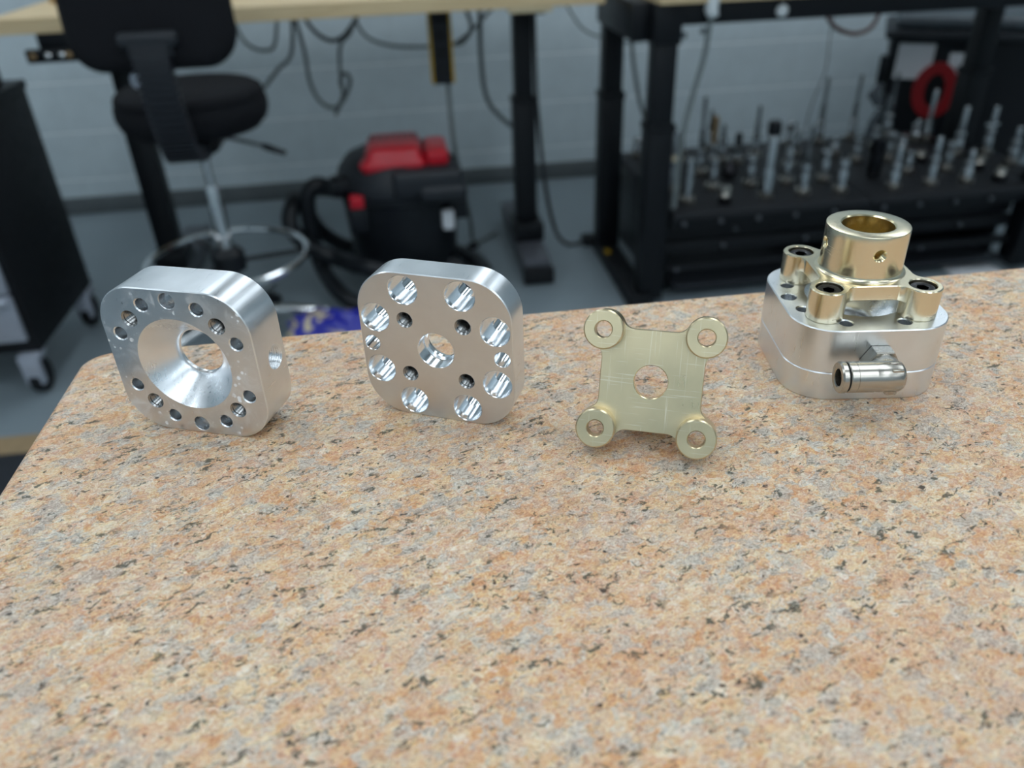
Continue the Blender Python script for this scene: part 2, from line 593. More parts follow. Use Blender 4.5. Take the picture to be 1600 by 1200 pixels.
lv = [(inset(lp, .003), 0), (inset(lp, .0009), -.0009), (lp, -.003), (lp, -.1)]
for (a, za), (b, zb) in zip(lv[:-1], lv[1:]): strip(bm, [(*p, za) for p in a], [(*p, zb) for p in b])
bm.faces.new([bm.verts.new((*p, 0)) for p in lv[0][0]]); bm.faces.new([bm.verts.new((*p, -.1)) for p in lp])
slab = tag(finish(bm, 'granite_slab', 'granite', angle=50, loc=(0, 0, TOP)), 'pink speckled granite surface plate carrying the four metal parts', 'surface plate')
st = empty('steel_stand', (cxm, cym, 0), 'black steel stand under the granite surface plate', 'stand')
for sx in (-1, 1):
    for sy in (-1, 1):
        bm = B(); box(bm, (sx * .36 - .03, sy * .22 - .03, 0), (sx * .36 + .03, sy * .22 + .03, TOP - .16), .004); finish(bm, 'leg', 'black_satin', st)
bm = B()
for sy in (-1, 1): box(bm, (-.39, sy * .22 - .03, TOP - .16), (.39, sy * .22 + .03, TOP - .1), .003)
for sx in (-1, 1): box(bm, (sx * .36 - .03, -.19, TOP - .16), (sx * .36 + .03, .19, TOP - .1), .003)
finish(bm, 'top_frame', 'black_satin', st)

# ------------------------------------------------------------------ machined aluminium blocks (built in millimetres)
S, CR = 30.0, 16.0
BA, BB, BT, BD, BC = 23.33, 10.91, 17.44, 25.74, 11.33
EIGHT = [(sx * BB, sy * BA) for sx in (-1, 1) for sy in (-1, 1)] + [(sx * BA, sy * BB) for sx in (-1, 1) for sy in (-1, 1)]


def block_mesh(thick, front, back=(), port=None, ch=.35):
    """front: list of (x, y, profile) with profile radii and z from the face (z = 0 down to -thick);
    a profile whose last z reaches -thick is a through hole, otherwise it is closed by a bottom."""
    bm = B()
    N = 14
    oF = rrect(S - ch, CR - ch, N); oS = rrect(S, CR, N)
    hl = []; bl = []
    for x, y, prof, n, mi in front:
        hl.append(circle(x, y, prof[0][0], n))
        if abs(prof[-1][1] + thick) < 1e-6: bl.append(circle(x, y, prof[-1][0], n))
        ring_ = [[(x + r * math.cos(2 * PI * k / n), y + r * math.sin(2 * PI * k / n), z) for k in range(n)] for r, z in prof]
        for a, b in zip(ring_[:-1], ring_[1:]): strip(bm, a, b, mi)
        if abs(prof[-1][1] + thick) > 1e-6:
            r, z = prof[-1]
            apex = bm.verts.new((x, y, z - r * .55)); vs = [bm.verts.new(p) for p in ring_[-1]]
            for k in range(n):
                f = bm.faces.new((vs[k], vs[(k + 1) % n], apex)); f.material_index = mi
    sheet(bm, oF, hl, lambda x, y: (x, y, 0), 2)
    sheet(bm, oF, bl, lambda x, y: (x, y, -thick), 0)
    strip(bm, [(*p, 0) for p in oF], [(*p, -ch) for p in oS], 0)
    strip(bm, [(*p, -thick + ch) for p in oS], [(*p, -thick) for p in oF], 0)
    skip = ()
    if port:
        # flat on the +x side: from the last corner's end to the first corner's start
        k = len(oS) - 1
        skip = (k,)
        dz, py, pprof, n = port
        ya, yb = oS[-1][1], oS[0][1]
        sheet(bm, [(ya, -ch), (yb, -ch), (yb, -thick + ch), (ya, -thick + ch)], [circle(py, dz, pprof[0][0], n)], lambda a, b: (S, a, b), 0)
        rg = [[(S - d, py + r * math.cos(2 * PI * j / n), dz + r * math.sin(2 * PI * j / n)) for j in range(n)] for r, d in pprof]
        for a, b in zip(rg[:-1], rg[1:]): strip(bm, a, b, 1)
        f = bm.faces.new([bm.verts.new(p) for p in rg[-1]]); f.material_index = 1
    strip(bm, [(*p, -ch) for p in oS], [(*p, -thick + ch) for p in oS], 0, skip)
    return bm


def tapped(r, depth):
    return [(r + .5, 0), (r - .1, -.6)] + thread(r, -1.1, -depth)


def upper_block_mesh(thick):
    fr = []
    for x, y in EIGHT: fr.append((x, y, [(2.85, 0), (2.45, -.4), (2.45, -11)], 28, 3))
    for sx in (-1, 1):
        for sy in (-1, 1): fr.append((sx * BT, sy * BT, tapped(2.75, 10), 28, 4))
    for sy in (-1, 1): fr.append((0, sy * BD, [(3.2, 0), (3.05, -.15), (3.05, -9)], 28, 3))
    # funnel into a straight bore, softly blended
    fun = [(18.7, 0), (18.4, -.25), (10.9, -8.1), (10.1, -8.9), (9.5, -9.6), (9.1, -10.3), (8.9, -11.0), (8.9, -11.8), (18.4, -11.8), (18.4, -thick)]
    fr.append((0, 0, fun, 96, 3))
    port = (-12.0 if thick > 18.5 else -12.2, 0, [(4.9, 0), (4.5, .4)] + [(4.5 - (.4 if i % 2 else 0), .5 + .45 * i) for i in range(20)], 36)
    return block_mesh(thick, fr, port=port)


def lower_block_mesh(thick):
    fr = []
    for x, y in EIGHT: fr.append((x, y, [(5.85, 0), (5.65, -.2), (5.65, -6.2), (2.9, -6.2), (2.9, -thick)], 36, 1))
    for sx in (-1, 1):
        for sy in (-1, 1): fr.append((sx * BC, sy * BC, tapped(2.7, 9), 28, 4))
    for sx in (-1, 1): fr.append((sx * BD, 0, [(3.2, 0), (3.05, -.15), (3.05, -thick)], 28, 1))
    fr.append((0, 0, [(7.3, 0), (7.1, -.2), (7.1, -6.0), (6.2, -6.6), (6.2, -8.0), (7.4, -8.6), (8.8, -thick)], 48, 1))
    return block_mesh(thick, fr)


PLATE1, PLATE2, ASMB = (-.08764, .26281), (.00322, .25539), (.17168, .26752)
T1, T2 = 19.0, 12.5


def standing(o, xy, yaw):
    o.matrix_world = Matrix.Translation((xy[0], xy[1], TOP + .030)) @ Matrix.Rotation(yaw, 4, 'Z') @ Matrix.Rotation(PI / 2, 4, 'X')


p1 = finish(upper_block_mesh(T1), 'funnel_block', ['aluminium', 'aluminium_cone', 'aluminium_spotted', 'aluminium_cone', 'thread_shaded'], scale=.001, merge=1e-4, angle=28)
tag(p1, 'aluminium block with a wide conical funnel and threaded side port, standing on its edge', 'machined block')
standing(p1, PLATE1, -.254 - YAW)
p2 = finish(lower_block_mesh(T2), 'counterbored_plate', ['aluminium', 'aluminium_bore', 'aluminium_face', 'aluminium_cone', 'thread_shaded'], scale=.001, merge=1e-4, angle=28)
tag(p2, 'aluminium plate with eight large counterbored holes, standing on its edge', 'machined plate')
standing(p2, PLATE2, -.332 - YAW)

# ------------------------------------------------------------------ brass bracket (z = 0 at the lug feet)
LUG_R, LUG_H, WEB0, WEB1, HUB_R, HUB_T = 6.95, 12.3, 6.3, 12.3, 15.3, 30.2


def web_outline():
    """square of half-width 18 whose corners flow into the lugs through concave fillets"""
    h, t, r = 18.0, BT, LUG_R - .02
    q = 4.5                                   # fillet radius, circle centre on y = h + q
    dy = h + q - t
    dx = math.sqrt((r + q) ** 2 - dy * dy)
    cx, cy = t - dx, h + q                    # fillet centre
    a0 = -PI / 2
    a1 = math.atan2(t - cy, t - cx)           # towards the lug centre
    one = []
    for k in range(9):
        a = a0 + (a1 - a0) * k / 8
        one.append((cx + q * math.cos(a), cy + q * math.sin(a)))
    la = math.atan2(cy - t, cx - t)
    lb = math.atan2(cx - t, cy - t)
    if la < 0: la += 2 * PI
    if lb > la: lb -= 2 * PI
    for k in range(1, 16):
        a = la + (lb - la) * k / 16
        one.append((t + r * math.cos(a), t + r * math.sin(a)))
    one += [(y, x) for x, y in reversed(one[:9])]
    out = []
    for k in range(4):
        c, s = round(math.cos(k * PI / 2)), round(math.sin(k * PI / 2))
        out += [(c * x + s * y, -s * x + c * y) for x, y in one]
    return out


def bracket_parts(parent, mats, holes_front):
    body, bore = mats
    wo = web_outline()
    bm = B()
    lugs = [(sx * BT, sy * BT) for sx in (-1, 1) for sy in (-1, 1)]
    wi = [(x * .985, y * .985) for x, y in wo]
    for z, zi in ((WEB0 + .35, WEB0), (WEB1 - .35, WEB1)):
        strip(bm, [(*p, z) for p in wo], [(*p, zi) for p in wi])
    strip(bm, [(*p, WEB0 + .35) for p in wo], [(*p, WEB1 - .35) for p in wo])
    cut = [circle(x, y, 5.2, 24) for x, y in lugs]
    sheet(bm, wi, [circle(0, 0, 6.1, 48)] + cut, lambda x, y: (x, y, WEB0))
    sheet(bm, wi, [circle(0, 0, 8.0, 48)] + cut, lambda x, y: (x, y, WEB1))
    for c in cut: strip(bm, [(*p, WEB0) for p in c], [(*p, WEB1) for p in c])
    for ra, za, rb, zb in ((6.1, WEB0, 5.9, WEB0 + .2), (5.9, WEB0 + .2, 5.9, WEB1 - 1.5), (5.9, WEB1 - 1.5, 8.0, WEB1 - 1.5), (8.0, WEB1 - 1.5, 8.0, WEB1)):
        strip(bm, [(*p, za) for p in circle(0, 0, ra, 48)], [(*p, zb) for p in circle(0, 0, rb, 48)], 1)
    finish(bm, 'web', [body, bore], parent, scale=.001, merge=1e-4, angle=30)
    first = None
    for x, y in lugs:
        if first is None:
            bm = B()
            prof = [(3.2, 0), (LUG_R - .45, 0), (LUG_R, .45), (LUG_R, LUG_H - .4), (LUG_R - .4, LUG_H + .02), (5.25, LUG_H + .02), (4.95, LUG_H - .3), (4.95, 5.6), (2.9, 5.6), (2.9, .3), (3.2, 0)]
            lathe(bm, prof, 48, close=False, cap=False)
            first = finish(bm, 'lug', [body], parent, scale=.001, merge=1e-4, angle=30, loc=(x * .001, y * .001, 0))
        else:
            inst(first, 'lug', parent, (x * .001, y * .001, 0))
    # hub: outer wall unrolled so that the cross holes are real
    bm = B()
    n = 96
    z0, z1 = WEB1 - .1, HUB_T
    fil = 2.0
    circ = 2 * PI * HUB_R
    hr = 2.5
    hz = HUB_T - 7.0
    hang = [R(a) for a in holes_front]
    loops = []
    for a in hang: loops.append([((a % (2 * PI)) * HUB_R + hr * math.cos(2 * PI * k / 28), hz + hr * math.sin(2 * PI * k / 28)) for k in range(28)])
    za, zb = z0 + fil, z1 - .5
    outer = [(circ * k / n, za) for k in range(n + 1)] + [(circ * k / n, zb) for k in range(n, -1, -1)]
    ext = []
    for k in range(1, n):
        for j in range(1, 6):
            p = (circ * k / n, za + (zb - za) * j / 6)
            if all(math.hypot(p[0] - (a % (2 * PI)) * HUB_R, p[1] - hz) > hr + .5 for a in hang): ext.append(p)
    wrap = lambda s, z, rr=HUB_R: (rr * math.cos(s / HUB_R), rr * math.sin(s / HUB_R), z)
    sheet(bm, outer, loops, lambda s, z: wrap(s, z), 0, ext)
    for a in hang:
        c0 = (a % (2 * PI)) * HUB_R
        prof = [(hr, 0), (hr - .4, .4)] + [(hr - .4 - (.35 if i % 2 else 0), .5 + .4 * i) for i in range(9)]
        d = Vector((math.cos(a), math.sin(a), 0)); tng = Vector((-math.sin(a), math.cos(a), 0))
        rings = []
        for i, (r, dep) in enumerate(prof):
            rg = []
            for k in range(28):
                s, z = c0 + r * math.cos(2 * PI * k / 28), hz + r * math.sin(2 * PI * k / 28)
                rg.append(Vector(wrap(s, z)) - d * dep)
            rings.append(rg)
        for A_, B_ in zip(rings[:-1], rings[1:]): strip(bm, A_, B_, 1)
        f = bm.faces.new([bm.verts.new(p) for p in rings[-1]]); f.material_index = 1
    base = [(HUB_R + fil * (1 - math.sin(PI / 2 * k / 6)), z0 + fil * (1 - math.cos(PI / 2 * k / 6))) for k in range(7)]
    lathe(bm, base, n, cap=False)
    lathe(bm, [(HUB_R, zb), (HUB_R - .12, z1 - .15), (HUB_R - .5, z1), (10.0, z1)], n, cap=False)
    lathe(bm, [(10.0, z1), (9.5, z1 - .5), (9.5, z1 - 6.5), (9.9, z1 - 6.7), (9.9, z1 - 8.2), (9.5, z1 - 8.4), (9.5, z0 + 2), (8.0, z0 + 2), (8.0, z0), (HUB_R + fil, z0)], n, mat=1, cap=False)
    finish(bm, 'hub', [body, bore], parent, scale=.001, merge=2e-4, angle=30)


brk = empty('brass_bracket', (0, 0, 0), 'loose brass bracket with four round lugs, propped up showing its scratched underside', 'bracket')
bracket_parts(brk, ('brass_dull', 'brass_bore'), (-90, 180, 0, 90))
# local z (towards the hub) points away from the viewer and down; rests on two lugs and the hub rim
LEAN = R(24.9)
byaw = -.262 - YAW
# local x -> right, local y -> up along the plate, local z -> away ; mirrored by flipping the viewer side
mx = Matrix(((1, 0, 0), (0, 0, -1), (0, 1, 0))).to_4x4()          # x, y->z, z->-y
flip = Matrix.Rotation(PI, 4, 'Y')
brot = Matrix.Rotation(byaw, 4, 'Z') @ Matrix.Rotation(-LEAN, 4, 'X') @ mx @ flip
pts = [brot @ (Vector((sx * BT, -(BT + LUG_R), LUG_H)) * .001) for sx in (-1, 1)]
low = min(p.z for p in pts + [brot @ (Vector((0, -HUB_R, HUB_T)) * .001)])
ctr = Vector((.07662, .22783, 0)) - (brot @ (Vector((0, 0, WEB0)) * .001)) * Vector((1, 1, 0))
brk.matrix_world = Matrix.Translation((ctr.x, ctr.y, TOP - low)) @ brot

# ------------------------------------------------------------------ assembled unit
asm = empty('clamp_assembly', (ASMB[0], ASMB[1], TOP), 'assembled unit of two aluminium blocks, brass collar bracket and push-in air elbow', 'assembly', rot=(0, 0, -.0245 - YAW))
LB, UB = 12.0, 18.2
o = finish(upper_block_mesh(UB), 'upper_block', ['aluminium', 'aluminium_cone', 'aluminium', 'aluminium_cone', 'thread_shaded'], asm, scale=.001, merge=1e-4, angle=28)
o.location = (0, 0, (LB + UB) * .001); o.rotation_euler = (0, 0, -PI / 2)
o = finish(lower_block_mesh(LB), 'lower_block', ['aluminium', 'aluminium_bore', 'aluminium_face', 'aluminium_cone', 'thread_shaded'], asm, scale=.001, merge=1e-4, angle=28)
o.rotation_euler = (PI, 0, 0)
ab = bpy.data.objects.new('bracket', None); COL.objects.link(ab); ab.parent = asm; ab.location = (0, 0, (LB + UB) * .001)
ab['label'] = 'polished brass bracket with a tall collar'
bracket_parts(ab, ('brass', 'brass_bore'), (-90, 180))
scr = None
for sx in (-1, 1):
    for sy in (-1, 1):
        loc = (sx * BT * .001, sy * BT * .001, (LB + UB + LUG_H - .9) * .001)
        if scr is None:
            bm = B()
            hexr = 2.35
            lathe(bm, [(2.4, -14), (2.4, -5.2), (4.6, -5.2), (4.6, -.5), (4.2, 0), (3.0, 0)], 36, cap=False)
            # hex socket
            top = [(3.0 * math.cos(2 * PI * k / 36), 3.0 * math.sin(2 * PI * k / 36), 0) for k in range(36)]
            hx = []
            for k in range(36):
                a = 2 * PI * k / 36
                rr = hexr * math.cos(PI / 6) / math.cos((a % (PI / 3)) - PI / 6)
                hx.append((rr * math.cos(a), rr * math.sin(a)))
            strip(bm, top, [(*p, -.25) for p in hx]); strip(bm, [(*p, -.25) for p in hx], [(*p, -3) for p in hx])
            bm.faces.new([bm.verts.new((*p, -3)) for p in hx])
            scr = finish(bm, 'cap_screw', 'black_oxide', asm, scale=.001, merge=1e-4, loc=loc, rot=(0, 0, .3))
            scr['label'] = 'black hex socket cap screw'
        else: inst(scr, 'cap_screw', asm, loc, (0, 0, .3 + sx * .4 + sy * .7))
# elbow
FZ, EY, EX = 18.0, -42.3, .6
el = B()
lathe(el, [(4.8, 28.0), (4.8, 30.4), (5.4, 30.4), (5.4, 35.6), (5.5, 35.8), (5.5, 40.5), (5.2, 42.5), (3.5, 44.0), (0, 44.4)], 40, xf=axis_xf((EX, 0, FZ), (0, -1, 0)))
lathe(el, [(5.5, 6.5), (5.75, 4.5), (5.75, -2.4), (5.1, -3.6), (3.8, -4.4), (0, -4.4)], 40, xf=axis_xf((EX, EY, FZ), (-1, 0, 0)))
for dz, dy in ((4.3, 3.6), (5.5, .4)):
    box(el, (EX - 1.5, EY - dy - .6, FZ + dz - .5), (EX + 2.6, EY - dy + .6, FZ + dz + .55), .3, 2)
box(el, (EX - 2.0, EY - 3.5, FZ - 6.4), (EX + 2.4, EY + 3.5, FZ - 2.0), .8, 2)
elb = finish(el, 'elbow_fitting', 'nickel', asm, scale=.001, angle=35)
elb['label'] = 'nickel push-in elbow fitting'
bm = B()
rr, d0, d1 = 6.7, -30.3, -35.4
hexp = [(EX + rr * math.cos(PI / 3 * k), rr * math.sin(PI / 3 * k)) for k in range(6)]
hin = [(EX + (x - EX) * .93, z * .93) for x, z in hexp]
strip(bm, [(x, d0, z + FZ) for x, z in hexp], [(x, d1 + .5, z + FZ) for x, z in hexp])
strip(bm, [(x, d1 + .5, z + FZ) for x, z in hexp], [(x, d1, z + FZ) for x, z in hin])
bm.faces.new([bm.verts.new((x, d1, z + FZ)) for x, z in hin]); bm.faces.new([bm.verts.new((x, d0, z + FZ)) for x, z in hexp])
finish(bm, 'hex_nut', 'nickel', elb, scale=.001, merge=1e-4, flat=True)
AX = axis_xf((EX, EY, FZ), (-1, 0, 0))
bm = B(); lathe(bm, [(5.2, 4), (5.2, 6.3), (5.8, 6.5), (5.8, 13.0), (5.65, 13.1), (5.65, 13.3), (5.8, 13.4), (5.8, 15.6), (5.5, 15.9), (3, 15.9)], 40, xf=AX, cap=False)
finish(bm, 'tube_sleeve', 'nickel', elb, scale=.001, merge=1e-4)
bm = B(); lathe(bm, [(5.2, 15.7), (5.2, 16.7), (3, 16.7)], 40, xf=AX, cap=False); finish(bm, 'seal_ring', 'black_rubber', elb, scale=.001, merge=1e-4)
bm = B(); lathe(bm, [(5.0, 16.6), (5.7, 16.6), (5.9, 16.9), (5.9, 18.4), (5.4, 19.0), (3.7, 19.0), (3.2, 18.7), (3.2, 8), (0, 8)], 40, xf=AX, cap=False)
finish(bm, 'release_collar', 'nickel', elb, scale=.001, merge=1e-4)

# ------------------------------------------------------------------ wooden workbench (height adjustable)
def bench_leg(parent, x, y, z_top, wu, wl, name='leg'):
    bm = B(); box(bm, (x - wu / 2, y - wu / 2, .4), (x + wu / 2, y + wu / 2, z_top), .004)
    lg = finish(bm, name, 'black_paint', parent)
    bm = B(); box(bm, (x - wl / 2, y - wl / 2, .02), (x + wl / 2, y + wl / 2, .575), .005)
    box(bm, (x - wl / 2 - .003, y - wl / 2 - .003, .555), (x + wl / 2 + .003, y + wl / 2 + .003, .575), .002)
    finish(bm, 'outer_sleeve', 'black_paint', lg)
    return lg


wb = empty('wooden_workbench', (0, 0, 0), 'long workbench with a thick pale wooden top and black steel legs, behind the stool', 'workbench')
bx0, bx1, by0, by1 = -1.05, .60, 2.42, 3.28
lam = 7
for k in range(lam):
    bm = B(); ya, yb = by0 + (by1 - by0) * k / lam, by0 + (by1 - by0) * (k + 1) / lam
    box(bm, (bx0, ya, .882), (bx1, yb, .921), .0015, 1)
    finish(bm, 'plank', 'maple', wb)
for x, y in ((-.845, 2.74), (.405, 2.74)):
    lg = bench_leg(wb, x, y, .86, .06, .075)
    bm = B(); box(bm, (x - .045, 2.50, .012), (x + .05, 3.12, .085), .006)
    finish(bm, 'foot_beam', 'foot_grey', lg)
    bm = B()
    box(bm, (x - .05, y - .075, .086), (x + .055, y + .075, .15), .006)
    finish(bm, 'foot_socket', 'black_paint', lg)
    for yy in (2.53, 3.08):
        bm = B(); lathe(bm, [(.024, 0), (.024, .012), (.01, .012), (.01, .03)], 16, xf=Matrix.Translation((x, yy, 0))); finish(bm, 'leveling_foot', 'black_rubber', lg)
    bm = B(); box(bm, (x - .05, 2.47, .006), (x + .055, 2.505, .06), .004); finish(bm, 'end_cap', 'black_rubber', lg)
    bm = B(); box(bm, (x - .03, 2.46, .858), (x + .03, 3.2, .882), .003); finish(bm, 'top_bracket', 'black_paint', lg)
bm = B(); box(bm, (.325, 2.425, .868), (.45, 2.5, .883), .003); finish(bm, 'corner_plate', 'cream_plastic', wb)
bm = B(); box(bm, (-.86, 2.90, .862), (.4, 2.935, .8815), .003); finish(bm, 'front_rail', 'black_paint', wb)
bm = B(); box(bm, (-.945, 2.43, .842), (-.70, 2.56, .8815), .003)
finish(bm, 'drawer_box', 'black_paint', wb)
bm = B(); box(bm, (-.985, 2.425, .808), (-.80, 2.445, .843), .006)
hb = finish(bm, 'hanger_bar', 'black_paint', wb)
for x in (-.925, -.89):
    bm = B(); lathe(bm, [(.0085, 0), (.0085, .006), (.004, .01), (0, .01)], 16, xf=axis_xf((x, 2.425, .826), (0, -1, 0))); finish(bm, 'bolt_head', 'chrome', hb)
for x in (-.965, -.872):
    bm = B(); lathe(bm, [(.009, 0), (.009, .004), (.005, .005), (0, .005)], 16, xf=axis_xf((x, 2.425, .826), (0, -1, 0))); finish(bm, 'brass_rivet', 'copper', hb)
bm = B(); box(bm, (-1.0, 2.75, .9215), (-.45, 2.78, .965), .003)
tag(finish(bm, 'wooden_stop', 'maple_dark'), 'low brown wooden strip lying on the pale workbench top', 'wood strip')

# ------------------------------------------------------------------ steel bench with the tool rack
sb = empty('steel_workbench', (0, 0, 0), 'black steel framed workbench over the rows of tool holders', 'workbench')
sx0, sx1, sy0, sy1 = .70, 2.07, 2.25, 2.78
bm = B(); box(bm, (sx0 - .0, sy0 - .03, .895), (sx1 + .05, sy1 + .05, .935), .002); finish(bm, 'wooden_top', 'maple', sb)
for x in (sx0 + .035, sx1 - .035):
    for y in (sy0 + .035, sy1 - .045):
        lg = bench_leg(sb, x - (.03 if (y > 2.5 and x < 1) else 0), y, .80, .066, .078)
for nm, lo, hi in (('front_rail', (sx0, sy0, .838), (sx1, sy0 + .05, .8945)), ('back_rail', (sx0, sy1 - .05, .80), (sx1, sy1, .8945)),
                   ('side_rail', (sx0 - .05, sy0 + .05, .795), (sx0 + .012, sy1 - .05, .8945)), ('side_rail', (sx1 - .05, sy0 + .05, .795), (sx1, sy1 - .05, .8945)),
                   ('corner_block', (sx0 - .004, sy0 - .004, .79), (sx0 + .074, sy0 + .07, .8945))):
    bm = B(); box(bm, lo, hi, .003); finish(bm, nm, 'black_paint', sb)
bm = B(); box(bm, (sx0 - .04, sy0 - .02, .0), (sx0 + .035, sy1 + .02, .045), .005); finish(bm, 'foot_beam', 'black_satin', sb)
bm = B(); box(bm, (sx0 + .36, sy0 - .006, .85), (sx0 + .364, sy0, .852))
lathe(bm, [(.0165, 0), (.016, .006), (.010, .012), (0, .014)], 24, xf=axis_xf((1.052, sy0, .862), (0, -1, 0)))
finish(bm, 'round_knob', 'white_plastic', sb)

# rack under the steel bench
tr = empty('tool_rack', (0, 0, 0), 'black two board tool holder rack on the low shelf of the steel bench', 'rack')
TZ = .305
for a, b, ya, yb in ((.79, 1.432, 2.245, 2.93), (1.438, 1.985, 2.245, 2.93), (1.9855, 2.10, 2.34, 2.685)):
    bm = B(); box(bm, (a, ya, TZ - .022), (b, yb, TZ), .003); finish(bm, 'tray_board', 'foam_black', tr)
bm = B(); box(bm, (.79, 2.262, .248), (1.985, 2.29, TZ - .0225), .002); fs = finish(bm, 'front_fascia', 'black_paint', tr)
kn = None
for x in (.829, .948, 1.07, 1.192, 1.32, 1.487, 1.609, 1.731, 1.854):
    if kn is None:
        bm = B(); lathe(bm, [(.0055, 0), (.0055, .004), (.007, .005), (.007, .012), (.004, .014), (0, .014)], 16, xf=axis_xf((0, 0, 0), (0, -1, 0)))
        kn = finish(bm, 'knob', 'bolt_dull', fs, loc=(x, 2.262, .268))
    else: inst(kn, 'knob', fs, (x, 2.262, .268))
for z0, z1, y, m in ((.196, .244, 2.31, 'black_satin'), (.150, .190, 2.30, 'black_satin'), (.098, .120, 2.275, 'black_satin')):
    bm = B(); box(bm, (.79, y, z0), (1.985, y + .03, z1), .003); rl = finish(bm, 'lower_rail', m, tr)
    xs = {.196: (1.02, 1.5), .150: (.98, 1.26, 1.5, 1.8), .098: (.822, 1.36, 1.66)}[z0]
    for x in xs: inst(kn, 'knob', rl, (x, y, (z0 + z1) / 2))
for x in (.806, 1.44, 1.97):
    bm = B(); box(bm, (x - .015, 2.345, .0), (x + .015, 2.90, .282), .003); finish(bm, 'upright', 'black_paint', tr)
bm = B(); box(bm, (.825, 2.28, .03), (1.985, 2.9, .045), .002); finish(bm, 'bottom_shelf', 'dark_grey_plastic', tr)

# ------------------------------------------------------------------ tool holders, one by one
HOLD = [('disc', 0.854, 2.462, 0.103, 0.195), ('collet', 0.864, 2.344, 0.139, 0), ('drill', 0.997, 2.610, 0.089, 0.261), ('copper', 1.037, 2.602, 0.106, 0.196),
        ('plain', 0.986, 2.450, 0.102, 0), ('drill', 1.123, 2.734, 0.083, 0.133), ('short', 0.978, 2.317, 0.050, 0), ('black', 1.170, 2.706, 0.060, 0.105),
        ('plain', 1.116, 2.453, 0.098, 0), ('drill', 1.261, 2.764, 0.079, 0.182), ('tall', 1.120, 2.333, 0.099, 0.240), ('plain', 1.240, 2.450, 0.103, 0),
        ('plain', 1.327, 2.619, 0.105, 0), ('drill', 1.245, 2.335, 0.098, 0.217), ('drill', 1.556, 2.864, 0.086, 0.242), ('plain', 1.369, 2.446, 0.103, 0),
        ('plain', 1.537, 2.703, 0.069, 0), ('plain', 1.367, 2.326, 0.104, 0), ('cone', 1.084, 2.559, 0.055, 0), ('drill', 1.696, 2.882, 0.080, 0.239),
        ('plain', 1.576, 2.619, 0.080, 0), ('big', 1.545, 2.445, 0.129, 0.265), ('drill', 1.845, 2.890, 0.088, 0.238), ('collet', 1.689, 2.606, 0.099, 0),
        ('mill', 1.545, 2.322, 0.082, 0.137), ('plain', 1.674, 2.457, 0.078, 0), ('plain', 1.793, 2.695, 0.060, 0), ('cross', 1.915, 2.806, 0.05, 0.08),
        ('short', 1.789, 2.573, 0.035, 0), ('mill', 1.678, 2.329, 0.093, 0.154), ('mill', 1.955, 2.80, 0.075, 0.187), ('collet', 1.813, 2.452, 0.099, 0),
        ('mill', 1.950, 2.605, 0.084, 0.170), ('mill', 1.802, 2.326, 0.070, 0.106), ('short', 1.922, 2.440, 0.045, 0), ('cross', 2.055, 2.594, 0.091, 0.166),
        ('short', 1.911, 2.313, 0.048, 0), ('mill', 2.061, 2.465, 0.084, 0.127), ('plain', .845, 2.86, .07, 0), ('plain', 1.40, 2.74, .09, 0), ('collet', 1.44, 2.86, .09, 0),
        ('plain', 1.01, 2.86, .08, 0), ('drill', 1.13, 2.88, .07, .15), ('plain', 1.72, 2.75, .085, 0)]
LOOK = {'plain': 'bare steel tool holder', 'collet': 'steel collet chuck with a ribbed nut', 'drill': 'steel tool holder with a long thin drill', 'mill': 'steel tool holder with a stout end mill',
        'short': 'short dark tool holder', 'disc': 'steel tool holder with a pale round disc', 'copper': 'tool holder with a brown coated cutter', 'black': 'tool holder with a black tipped cutter',
        'tall': 'tall thick steel tool holder with black cutter head', 'cone': 'low black cone shaped tool holder', 'big': 'wide dark chuck holding a thin rod', 'cross': 'steel holder with a small cross handle'}
ORD = ['first', 'second', 'third', 'fourth', 'fifth', 'sixth', 'seventh', 'eighth', 'ninth', 'tenth', 'eleventh', 'twelfth']
ROWN = ['front row', 'second row', 'middle row', 'fourth row', 'rear row']


def row_of(y):
    return 0 if y < 2.39 else 1 if y < 2.53 else 2 if y < 2.66 else 3 if y < 2.79 else 4


